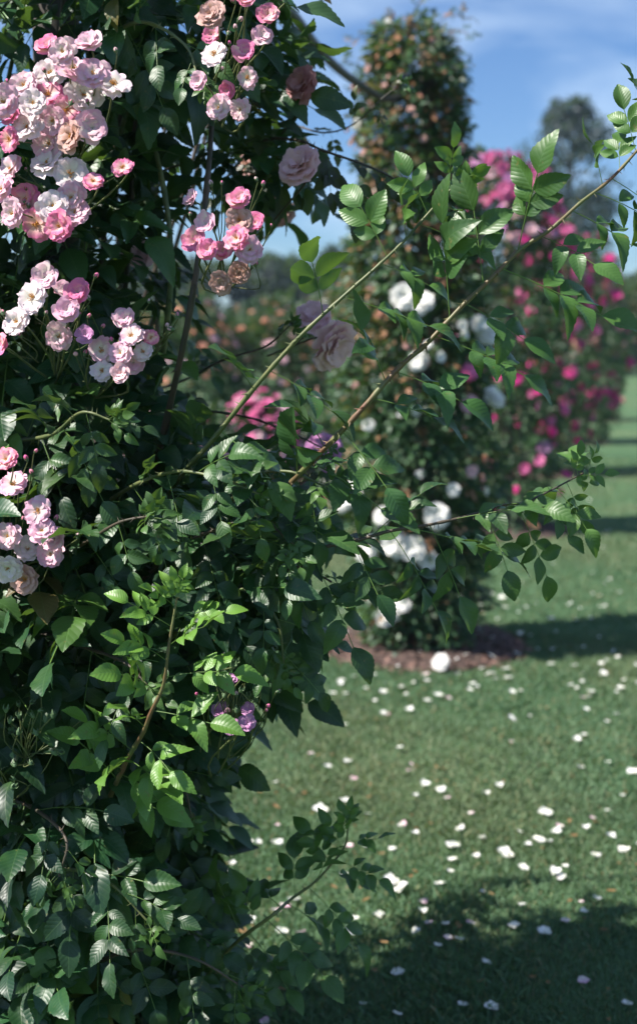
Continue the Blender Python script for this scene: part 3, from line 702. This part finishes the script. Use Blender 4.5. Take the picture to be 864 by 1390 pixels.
# ================================================================== rose pillars
def profile_fn(prof):
    ys = [p[0] for p in prof]; xs = [p[1] for p in prof]; hw = [p[2] for p in prof]
    return lambda y: (float(np.interp(y, ys, xs)), float(np.interp(y, ys, hw)))
def pillar(base, Y, prof, nleaf, size, label, blooms, group, tintf, rnd, seed, nspr=26):
    """prof rows: (py, px centre, half width px)"""
    random.seed(seed)
    root = tag(empty('rose_pillar', base), label, 'rose pillar', group)
    f = profile_fn(prof); y0, y1 = prof[0][0], prof[-1][0]
    V, Fc = [], []
    tz = at(0, y0, Y).z - .1
    tube(V, Fc, [base + Vector((0, 0, z)) for z in (0, tz * .5, tz)], [.05, .045, .04], 8)
    link('post', mesh_np('post', V, Fc, M['post']), root)
    for k in range(6):
        a = k * 1.05; pts = []
        for j in range(8):
            u = j / 7; cx, hw = f(y1 + (y0 - y1) * u); c = at(cx, y1 + (y0 - y1) * u, Y)
            rr = hw / F * Y * (.35 + .4 * u * random.random())
            if j == 0: pts.append(base + Vector((math.cos(a) * .08, math.sin(a) * .08, 0)))
            else: pts.append(c + Vector((math.cos(a + u * 3) * rr, math.sin(a + u * 3) * rr, 0)))
        link('cane', cane_mesh('cane', smooth_path(pts, 30), .010, .004, M['twig'], thorns=False, sides=6), root)
    lv = Leaves(False)
    hi = [(random.uniform(y0, y1), random.uniform(0, 6.28)) for _ in range(26)]
    for k in range(nleaf):
        y = random.uniform(y0, y1); cx, hw = f(y); c = at(cx, y, Y); rw = hw / F * Y
        if random.random() > (hw / max(p[2] for p in prof)) ** .6: continue
        a = random.uniform(0, 6.28)
        # lumpy outline
        lump = 1.0
        for (hy, ha) in hi:
            dd = ((y - hy) / 45) ** 2 + (math.atan2(math.sin(a - ha), math.cos(a - ha)) / .6) ** 2
            lump += .22 * math.exp(-dd)
        rr = rw * (random.random() ** .35) * (lump - .22)
        p = c + Vector((math.cos(a) * rr, math.sin(a) * rr, 0))
        if p.z < .05: continue
        out = Vector((math.cos(a), math.sin(a), 0))
        lv.compound(p, out + UP * random.uniform(-.5, .4) + rv(.4), UP * .7 + out * .6 + rv(.4), random.uniform(*size), 2, tintf(p, base), stalk=False)
    # loose sprays standing clear of the mass
    V, Fc = [], []
    for k in range(nspr):
        y = y0 + (y1 - y0) * (random.random() ** 1.6) * .9; cx, hw = f(y); c = at(cx, y, Y); a = random.uniform(0, 6.28); rw = hw / F * Y
        out = Vector((math.cos(a), math.sin(a), 0)); p = c + out * rw * .7
        d = out * random.uniform(.5, 1) + UP * random.uniform(-.2, 1.0); ln = random.uniform(.12, .3)
        q = [p + d * ln * j / 5 - UP * .10 * ln * (j / 5) ** 2 * 4 for j in range(6)]
        tube(V, Fc, q, [.003] * 6, 4)
        for pt in q[1:]:
            for s in range(2): lv.compound(pt, d + rv(.8), UP + out * .3 + rv(.4), size[0] * random.uniform(.6, 1), 2, tintf(pt, base), stalk=False)
    link('foliage', lv.mesh('foliage', M['leaf_far']), root)
    link('side_shoot', mesh_np('side_shoot', V, Fc, M['twig']), root)
    for (px, py, r, kind, mk) in blooms:
        cx, hw = f(py); rw = hw / F * Y
        off = (px - cx) / F * Y; dep = math.sqrt(max(0.0, rw * rw * 1.05 - off * off))
        c = at(px, py, Y - dep); out = (c - Vector((base.x, base.y, c.z))).normalized()
        for s in range(1 if r < 13 else 1): put_bloom(root, c, out * .7 + TOSUN * .3 + TOCAM * .3 + rv(.2), r / F * Y * .98, kind, mk, stam=False)
    for (cnt, mks, r0, r1, ya, yb) in rnd:
        for k in range(cnt):
            y = random.uniform(ya, yb); cx, hw = f(y); c = at(cx, y, Y); a = random.uniform(2.6, 5.9) if random.random() < .8 else random.uniform(0, 6.28); rw = hw / F * Y * 1.03
            out = Vector((math.cos(a), math.sin(a), 0))
            put_bloom(root, c + out * rw * random.uniform(.85, 1.25), out + rv(.4) + UP * .2, random.uniform(r0, r1), random.choice(('full', 'cup')), random.choice(mks), stam=False)
    return root
def t_mix(young, russet):
    def fn(p, base):
        top = min(1, max(0, (p.z - .8) / 1.6))
        return (young * random.random() ** 2, random.random(), (1 if random.random() < russet * (.25 + top) else 0) * random.uniform(.5, 1))
    return fn
G = 'rose pillars receding along the lawn'
pillar(bed_c[0], 6.2, [(28, 548, 20), (50, 555, 42), (90, 560, 62), (150, 562, 70), (220, 565, 74), (300, 562, 78), (380, 562, 92), (470, 562, 112), (600, 566, 112), (700, 570, 108), (780, 572, 84), (850, 570, 76), (885, 572, 66)], 8500, (.030, .044),
       'tall rose pillar with big white blooms and russet upper leaves, standing in a round brown mulch bed',
       [(550, 403, 20, 'full', 'p_pure'), (572, 412, 18, 'full', 'p_pure'), (568, 490, 15, 'full', 'p_pure'), (662, 452, 20, 'full', 'p_pure'), (648, 440, 14, 'full', 'p_pure'), (636, 548, 14, 'full', 'p_pale'), (636, 505, 13, 'full', 'p_hot'), (668, 540, 17, 'full', 'p_pure'), (478, 672, 20, 'full', 'p_pure'), (465, 682, 15, 'full', 'p_pure'), (498, 745, 20, 'full', 'p_pure'), (535, 738, 20, 'full', 'p_pure'), (560, 745, 20, 'full', 'p_pure'), (592, 700, 19, 'full', 'p_pure'), (580, 760, 15, 'full', 'p_pure'), (532, 826, 17, 'full', 'p_pure'), (522, 838, 14, 'full', 'p_pure'), (547, 822, 11, 'full', 'p_pure'), (528, 34, 9, 'full', 'p_pure'), (485, 170, 9, 'full', 'p_pure'), (615, 665, 10, 'full', 'p_pure'), (520, 700, 14, 'full', 'p_pure'), (640, 640, 9, 'full', 'p_shell')],
       G, t_mix(.3, .24), [(36, ('p_peach', 'p_faded', 'p_faded'), .012, .022, 40, 380), (14, ('p_pure',), .02, .03, 400, 860), (16, ('p_peach', 'p_faded'), .014, .024, 420, 700)], 21, nspr=44)
pillar(bed_c[1], 10.0, [(208, 668, 14), (225, 676, 40), (250, 680, 56), (300, 688, 62), (400, 690, 72), (500, 692, 72), (620, 692, 68), (700, 690, 60), (722, 690, 50)], 3600, (.034, .05),
       'rose pillar topped with a mass of bright pink blooms, just behind the white one', [(732, 732, 11, 'full', 'p_magenta'), (738, 608, 11, 'full', 'p_mauve')],
       G, t_mix(.35, .12), [(95, ('p_hot', 'p_hot', 'p_shell', 'p_mauve'), .035, .06, 212, 330), (60, ('p_magenta', 'p_hot', 'p_magenta'), .03, .055, 300, 690)], 22)
pillar(bed_c[2], 14.0, [(296, 745, 22), (330, 748, 44), (420, 750, 55), (540, 748, 55), (640, 742, 46)], 2600, (.04, .055),
       'rose pillar dotted with deep magenta blooms, third along the row', [], G, t_mix(.4, .1), [(95, ('p_magenta', 'p_magenta', 'p_hot'), .045, .075, 300, 600)], 23, nspr=16)
pillar(bed_c[3], 18.0, [(318, 795, 18), (350, 800, 36), (440, 800, 42), (540, 795, 42), (602, 785, 36)], 2000, (.045, .06),
       'distant rose pillar with red and magenta blooms at the top, near the right edge', [], G, t_mix(.4, .1), [(80, ('p_magenta', 'p_magenta', 'p_salmon'), .05, .085, 322, 560)], 24, nspr=12)
pillar(bed_c[4], 22.5, [(372, 826, 14), (400, 826, 28), (480, 822, 32), (572, 812, 26)], 1400, (.05, .065),
       'farthest green rose pillar, with only a few small pale blooms, at the right edge', [], G, t_mix(.6, .15), [(14, ('p_salmon', 'p_pale'), .03, .05, 380, 540)], 25, nspr=8)

# ================================================================== shrub roses across the lawn on the left
def shrub(px, Yb, wpx, toppy, cols, label, seed, nleaf=1700, russet=.1, young=.4, nb=40, rb=(.03, .055), size=(.036, .055)):
    random.seed(seed)
    g0 = at(px, 450, Yb); base = Vector((g0.x, Yb, 0)); hgt = at(px, toppy, Yb).z; rw = wpx / F * Yb
    root = tag(empty('rose_bush', base), label, 'rose bush', 'rose bushes beyond the lawn')
    V, Fc = [], []
    for k in range(7):
        a = k * .9; q = base + Vector((math.cos(a) * rw * .6, math.sin(a) * rw * .5, hgt * .75))
        tube(V, Fc, smooth_path([base + Vector((math.cos(a) * .06, math.sin(a) * .06, 0)), base.lerp(q, .5) + rv(.05), q], 8), [.014 - .001 * i for i in range(9)], 6)
    link('stem', mesh_np('stem', V, Fc, M['twig']), root)
    lv = Leaves(False); fn = t_mix(young, russet)
    hi = [Vector((random.gauss(0, 1), random.gauss(0, 1), random.gauss(0, 1))).normalized() for _ in range(14)]
    pos = []
    for k in range(nleaf):
        v = rv(1).normalized(); 
        if v.z < -.6: v.z = -v.z
        lump = .85 + .28 * max(0, max(v.dot(h) for h in hi) - .8) / .2
        rad = random.random() ** .3 * lump
        p = base + Vector((v.x * rw * rad, v.y * rw * .9 * rad, hgt * .5 + v.z * hgt * .5 * rad))
        if p.z < .06: continue
        lv.compound(p, v + rv(.4), UP * .7 + v * .6 + rv(.4), random.uniform(*size), 2, fn(p, base), stalk=False)
    link('foliage', lv.mesh('foliage', M['leaf_far']), root)
    for k in range(nb):
        v = rv(1); v.y = -abs(v.y); v.normalize(); v.z = abs(v.z) if random.random() < .8 else v.z
        p = base + Vector((v.x * rw, v.y * rw * .9, hgt * .5 + v.z * hgt * .5)) * 1.0
        put_bloom(root, p, v + UP * .3, random.uniform(*rb), random.choice(('full', 'cup')), random.choice(cols), stam=False)
shrub(275, 9.6, 65, 560, ('p_hot', 'p_salmon', 'p_pale'), 'low rose bush with warm pink blooms, left of the other low pink bushes', 31, nb=80)
shrub(352, 10.3, 62, 532, ('p_hot', 'p_hot', 'p_pale'), 'low rose bush full of bright pink blooms behind the crossing canes', 32, nb=95)
shrub(430, 10.8, 55, 575, ('p_pale', 'p_mauve', 'p_shell'), 'low rose bush with pale mauve pink blooms left of the white rose pillar', 33, nb=50)
shrub(205, 11.0, 70, 540, ('p_pale', 'p_shell'), 'low rose bush with pale pink blooms half hidden behind the foreground rose', 34, nb=40)
shrub(250, 15.0, 75, 400, ('p_peach', 'p_pale'), 'tall rose bush with sparse peach blooms beyond the low pink bushes', 35, 2600, .12, .5, 40)
shrub(360, 15.6, 75, 412, ('p_peach', 'p_shell'), 'tall rose bush dotted with peach and shell pink blooms in the middle distance', 36, 2600, .2, .5, 46)
shrub(450, 16.2, 70, 405, ('p_peach', 'p_pure'), 'tall russet rose bush beside the left edge of the white rose pillar', 37, 2600, .3, .4, 40)
shrub(130, 15.5, 80, 400, ('p_pale', 'p_pure'), 'tall rose bush with white blooms, far left behind the foreground rose', 38, 2000, .1, .4, 30)

# ================================================================== distant trees
def tree(px, Y, toppy, wpx, label, seed, mat, n=2600, leaf=.5, airy=False, shape='round', young=0.):
    random.seed(seed)
    g0 = at(px, 450, Y); base = Vector((g0.x, Y, 0)); H = at(px, toppy, Y).z; rw = wpx / F * Y
    root = tag(empty('tree', base), label, 'tree', 'trees beyond the rose garden')
    V, Fc = [], []
    tr = smooth_path([base, base + Vector((random.gauss(0, .1), 0, H * .35)), base + Vector((random.gauss(0, .25), 0, H * .7)), base + Vector((random.gauss(0, .3), 0, H * .97))], 14)
    tube(V, Fc, tr, [H * .028 * (1 - .93 * i / 14) for i in range(15)], 8)
    blobs = []
    for k in range(22 if not airy else 60):
        u = random.uniform(.15, .97); p = tr[int(u * 14)]; a = random.uniform(0, 6.28)
        if shape == 'round': w = rw * max(.25, 1 - ((u - .52) / .55) ** 2)
        else: w = rw * min(1, (1.02 - u) * 2.2) * (.75 + .25 * min(1, u * 3))
        q = p + Vector((math.cos(a) * w * .75, math.sin(a) * w * .75, w * random.uniform(.1, .45)))
        tube(V, Fc, smooth_path([p, p.lerp(q, .5) + UP * .05 * H * .3, q], 6), [H * .008 * (1 - .13 * i) for i in range(7)], 5)
        blobs.append((q, w * random.uniform(.35, .55) * (1 if not airy else .9)))
    link('trunk', mesh_np('trunk', V, Fc, M['bark']), root)
    lv = Leaves(False)
    for k in range(n):
        c, r = random.choice(blobs); v = rv(1).normalized() * (random.random() ** .4) * r
        v.z *= .8 if not airy else 1.1
        lv.leaflet(c + v, v + rv(r * .3), UP * .6 + v.normalized() + rv(.4), leaf * random.uniform(.6, 1.2), (young * random.random(), random.random(), 0), random.uniform(.7, 1.2))
    link('crown', lv.mesh('crown', M[mat]), root)
tree(757, 46, 126, 72, 'tall haze-tinted bluish grey tree standing alone against the sky behind the pink rose pillars', 51, 'leaf_haze', 7500, .22, True)
tree(380, 60, 352, 46, 'dark round tree on the skyline between the two climbing roses', 52, 'leaf_tree', 3000, .5)
tree(300, 58, 362, 60, 'low dark tree on the skyline under the hanging pink cluster', 53, 'leaf_tree', 3000, .5)
tree(465, 62, 338, 34, 'dark tree on the skyline touching the left edge of the white rose pillar', 54, 'leaf_tree', 3000, .5)
tree(425, 55, 375, 50, 'low spreading tree at the foot of the skyline trees', 55, 'leaf_tree', 3000, .5)
tree(215, 57, 345, 60, 'dark tree glimpsed through the gaps of the foreground rose', 56, 'leaf_tree', 3000, .5)
tree(856, 50, 385, 45, 'pale green bushy tree at the right edge of the skyline', 57, 'leaf_tree', 3000, .45, young=.9)
tree(700, 60, 370, 60, 'dark tree hidden behind the rose pillars', 58, 'leaf_tree', 2400, .5)
tree(560, 60, 370, 70, 'dark tree hidden behind the white rose pillar', 59, 'leaf_tree', 2400, .5)
tree(930, 52, 380, 60, 'green tree just beyond the right edge of the view', 60, 'leaf_tree', 2400, .5, young=.6)
tree(80, 58, 350, 80, 'dark tree behind the left side of the foreground rose', 61, 'leaf_tree', 2400, .5)
# hedge closing off the view
random.seed(66)
lv = Leaves(False)
hw_, hy_ = 34, 52
for k in range(9000):
    x = random.uniform(-hw_, hw_); z = 2.3 * random.random() ** .7
    lv.leaflet(Vector((x, hy_ + random.gauss(0, .4), z)), rv(1), TOCAM * .6 + UP * .6 + rv(.4), random.uniform(.22, .4), (random.random() * .5, random.random(), 0))
hb = tag(empty('hedge', (0, hy_, 0)), 'long low dark hedge running along the far edge of the lawn', 'hedge')
link('foliage', lv.mesh('foliage', M['leaf_tree']), hb)
V, Fc = [], []
for k in range(60):
    x = -hw_ + k * hw_ * 2 / 59; tube(V, Fc, [(x, hy_, 0), (x + .1, hy_, 1), (x, hy_, 1.9)], [.05, .04, .02], 5)
link('stem', mesh_np('stem', V, Fc, M['bark']), hb)

# ================================================================== fallen petals
random.seed(99)
def fallen_mesh(name, mat, w, seed, g=5, n_pet=1):
    rs = random.Random(seed); V, Fc, UV, T = [], [], [], []
    for q in range(n_pet):
        ox, oy, rot = (0, 0, 0) if q == 0 else (rs.uniform(-.6, .6), rs.uniform(-.6, .6), rs.uniform(0, 6))
        b0 = len(V); ph = rs.uniform(0, 6); cu = rs.uniform(.25, .6)
        for i in range(g + 1):
            t = i / g
            for j in range(g + 1):
                a = -1 + 2 * j / g; ww = w * (.3 + .7 * math.sin(min(1, t * 1.3) * 1.57)) * (1 if t < .8 else 1 - (t - .8) * 1.4)
                x = a * ww; y = (t - .5) * 1.5 * (1 - .12 * a * a); z = cu * (a * a * .5 + (t - .4) ** 2) + .07 * math.sin(a * 5 + ph) * t + q * .12
                V.append((ox + x * math.cos(rot) - y * math.sin(rot), oy + x * math.sin(rot) + y * math.cos(rot), z + .02)); UV.append((j / g, t)); T.append((0, rs.random(), 0))
        for i in range(g):
            for j in range(g):
                b = b0 + i * (g + 1) + j; Fc.append((b, b + 1, b + g + 2, b + g + 1))
    return mesh_np(name, V, Fc, mat, UV, np.array(T))
PET = [fallen_mesh('petal', M['p_pure'], .8, i, n_pet=1 if i < 4 else 2) for i in range(6)]
PETO = [fallen_mesh('old_petal', M['p_faded'], .7, 40 + i) for i in range(2)]
PETP = [fallen_mesh('pink_petal', M['p_pale'], .8, 20 + i) for i in range(3)]
DEAD = [fallen_mesh('dead_leaf', M['leaf_dead'], .45, 30 + i) for i in range(3)]
pc = at(0, 0, 1)
def lay(me, p, r, name, label, cat, group):
    p = Vector((p.x, p.y, random.uniform(.013, .021))); r *= random.uniform(.65, 1.1)
    for c, rr in zip(bed_c, bed_r):
        dd = math.hypot(p.x - c.x, p.y - c.y)
        if dd < rr: p.z = .02 + .045 * min(1, 1.6 * (1 - dd / rr))
    o = link(name, me, None, p, (random.gauss(0, .18), random.gauss(0, .18), random.uniform(0, 6.28)), r)
    tag(o, label, cat, group); return o
Z11 = lambda x, y: (220 + x / 2.54, 880 + y / 2.54)
Z12 = lambda x, y: (500 + x / 2.374, 900 + y / 2.374)
big = [Z11(*q) for q in [(390, 478), (636, 408), (570, 423), (637, 547), (398, 628), (494, 657), (333, 690), (304, 686), (395, 688), (240, 768), (230, 728), (335, 446), (514, 382), (487, 162), (592, 167), (570, 205), (767, 243), (822, 148), (850, 228), (228, 798), (797, 830), (392, 928), (664, 958), (476, 1002), (300, 850), (404, 996), (645, 1000), (300, 1045), (712, 588), (797, 713), (828, 627)]]
big += [Z12(*q) for q in [(104, 90), (135, 166), (52, 180), (332, 84), (462, 108), (690, 124), (700, 166), (465, 198), (519, 186), (797, 106), (768, 200), (460, 270), (136, 343), (180, 407), (230, 424), (152, 440), (380, 436), (422, 413), (683, 350), (768, 333), (327, 504), (294, 553), (560, 500), (770, 489), (817, 443), (778, 580), (603, 563), (538, 586), (512, 606), (447, 634), (274, 648), (264, 691), (234, 726), (80, 730), (108, 540), (152, 568), (366, 760), (176, 822), (190, 860), (152, 885), (328, 858), (30, 830), (492, 678), (630, 678), (620, 710), (682, 788), (560, 882), (632, 854), (690, 822), (735, 780), (640, 936), (290, 912), (245, 866), (728, 635), (668, 264), (795, 180), (718, 105), (184, 50), (228, 122), (258, 124)]]
WL = 'white rose petal lying loose on the mown lawn'
for (px, py) in big:
    if py > 1292: continue
    g = ground(px, py)
    lay(random.choice(PET if random.random() < .8 else PETP), g, random.uniform(.014, .023), 'petal', WL, 'petal', 'white petals scattered over the lawn')
for k in range(190):       # around and beyond the bed
    px = random.uniform(390, 880); py = random.choice((random.uniform(770, 960), random.uniform(860, 960), random.uniform(640, 860)))
    g = ground(px, py)
    if math.hypot(g.x - .5, g.y - 6.25) < .5: continue
    lay(random.choice(PET), g, random.uniform(.012, .022), 'petal', WL, 'petal', 'white petals scattered over the lawn')
for k in range(45):
    a = random.uniform(0, 6.28); rr = random.uniform(.1, .49)
    lay(random.choice(PET), bed_c[0] + Vector((math.cos(a) * rr, math.sin(a) * rr, 0)), random.uniform(.012, .022), 'petal', 'white rose petal lying on the brown mulch under the white rose pillar', 'petal', 'white petals on the mulch bed')
for k in range(45):
    g = ground(random.uniform(280, 870), random.uniform(960, 1400))
    lay(random.choice(PET + PETP), g, random.uniform(.014, .024), 'petal', WL, 'petal', 'white petals scattered over the lawn')
for k in range(150):
    g = ground(random.uniform(300, 880), random.uniform(800, 1395) if random.random() < .7 else random.uniform(1020, 1300))
    lay(random.choice(DEAD), g, random.uniform(.009, .017), 'fallen_leaf', 'small brown withered leaf lying on the lawn', 'fallen leaf', 'brown leaves fallen on the lawn')
o = link('rose_bloom', bloom('full', 'p_pure', 1), None, at(598, 905, 5.93) , face((-.3, -.7, .6)), .042)
tag(o, 'whole white rose bloom fallen at the front edge of the mulch bed', 'rose bloom')
gz = ground(598, 915); o.location = (gz.x, gz.y, .05)

# ================================================================== air
hv = [(x, y, z) for x in (-75, 75) for y in (-3, 90) for z in (-1.0, 13)]
hf = [(0, 1, 3, 2), (4, 6, 7, 5), (0, 4, 5, 1), (2, 3, 7, 6), (0, 2, 6, 4), (1, 5, 7, 3)]
hm, ht = nt('air'); ho = N(ht, 'ShaderNodeOutputMaterial'); pv = N(ht, 'ShaderNodeVolumePrincipled')
pv.inputs['Color'].default_value = (.62, .76, 1, 1); pv.inputs['Density'].default_value = 0.0007; pv.inputs['Anisotropy'].default_value = .2
L(ht, pv.outputs[0], ho.inputs['Volume'])
tag(link('haze', mesh_np('haze', hv, hf, hm, smooth=False)), kind='stuff')

# ================================================================== light, sky, camera
sun = bpy.data.lights.new('sun', 'SUN'); sun.energy = 5.0; sun.angle = R(.53); sun.color = (1.0, .95, .87)
so = bpy.data.objects.new('sun', sun); col.objects.link(so)
so.rotation_euler = (-TOSUN).to_track_quat('-Z', 'Y').to_euler(); so.location = (0, 0, 20)
w = bpy.data.worlds.new('World'); sc.world = w; w.use_nodes = True
t = w.node_tree; t.nodes.clear()
out = N(t, 'ShaderNodeOutputWorld'); bg = N(t, 'ShaderNodeBackground'); bg.inputs[1].default_value = 0.055
sky = N(t, 'ShaderNodeTexSky', sky_type='NISHITA'); sky.sun_disc = False; sky.sun_elevation = SUN_EL
sky.sun_rotation = math.atan2(TOSUN.x, TOSUN.y); sky.air_density = 1.0; sky.dust_density = 0.3; sky.ozone_density = 2.5
tc = N(t, 'ShaderNodeTexCoord'); mp = N(t, 'ShaderNodeMapping'); mp.inputs['Scale'].default_value = (2.6, 2.6, 7.0); mp.inputs['Rotation'].default_value = (0, R(18), 0)
L(t, tc.outputs['Generated'], mp.inputs[0])
nz = N(t, 'ShaderNodeTexNoise', i_Scale=2.2, i_Detail=6.0, i_Roughness=.5, i_Distortion=.5); L(t, mp.outputs[0], nz.inputs['Vector'])
cl = ramp(t, nz.outputs[0], [(0.40, (0, 0, 0)), (0.80, (1, 1, 1))])
fac = math_n(t, 'MULTIPLY', cl, 0.85)
c = mixc(t, fac, sky.outputs[0], (9.6, 9.2, 8.8))
c = mixc(t, 1.0, c, (0.72, 0.95, 1.26), 'MULTIPLY')
L(t, c, bg.inputs[0]); L(t, bg.outputs[0], out.inputs[0])

cam = bpy.data.cameras.new('camera'); co = bpy.data.objects.new('camera', cam); col.objects.link(co)
co.location = (0, 0, CAMZ); co.rotation_euler = (math.pi / 2 - TH, 0, 0)
cam.sensor_fit = 'VERTICAL'; cam.sensor_height = 36; cam.sensor_width = 36 * 864 / 1390; cam.lens = F / 1390 * 36
cam.shift_y = -45 / 1390
cam.clip_start = .05; cam.clip_end = 1500
cam.dof.use_dof = True; cam.dof.focus_distance = 1.97; cam.dof.aperture_fstop = 3.3; cam.dof.aperture_blades = 7
sc.camera = co
vs = sc.view_settings; vs.view_transform = 'Standard'; vs.look = 'None'; vs.gamma = 1; vs.use_curve_mapping = False; vs.exposure = 1.0
sc.cycles.max_bounces = 6; sc.cycles.volume_bounces = 0; sc.cycles.transmission_bounces = 3; sc.cycles.use_denoising = True
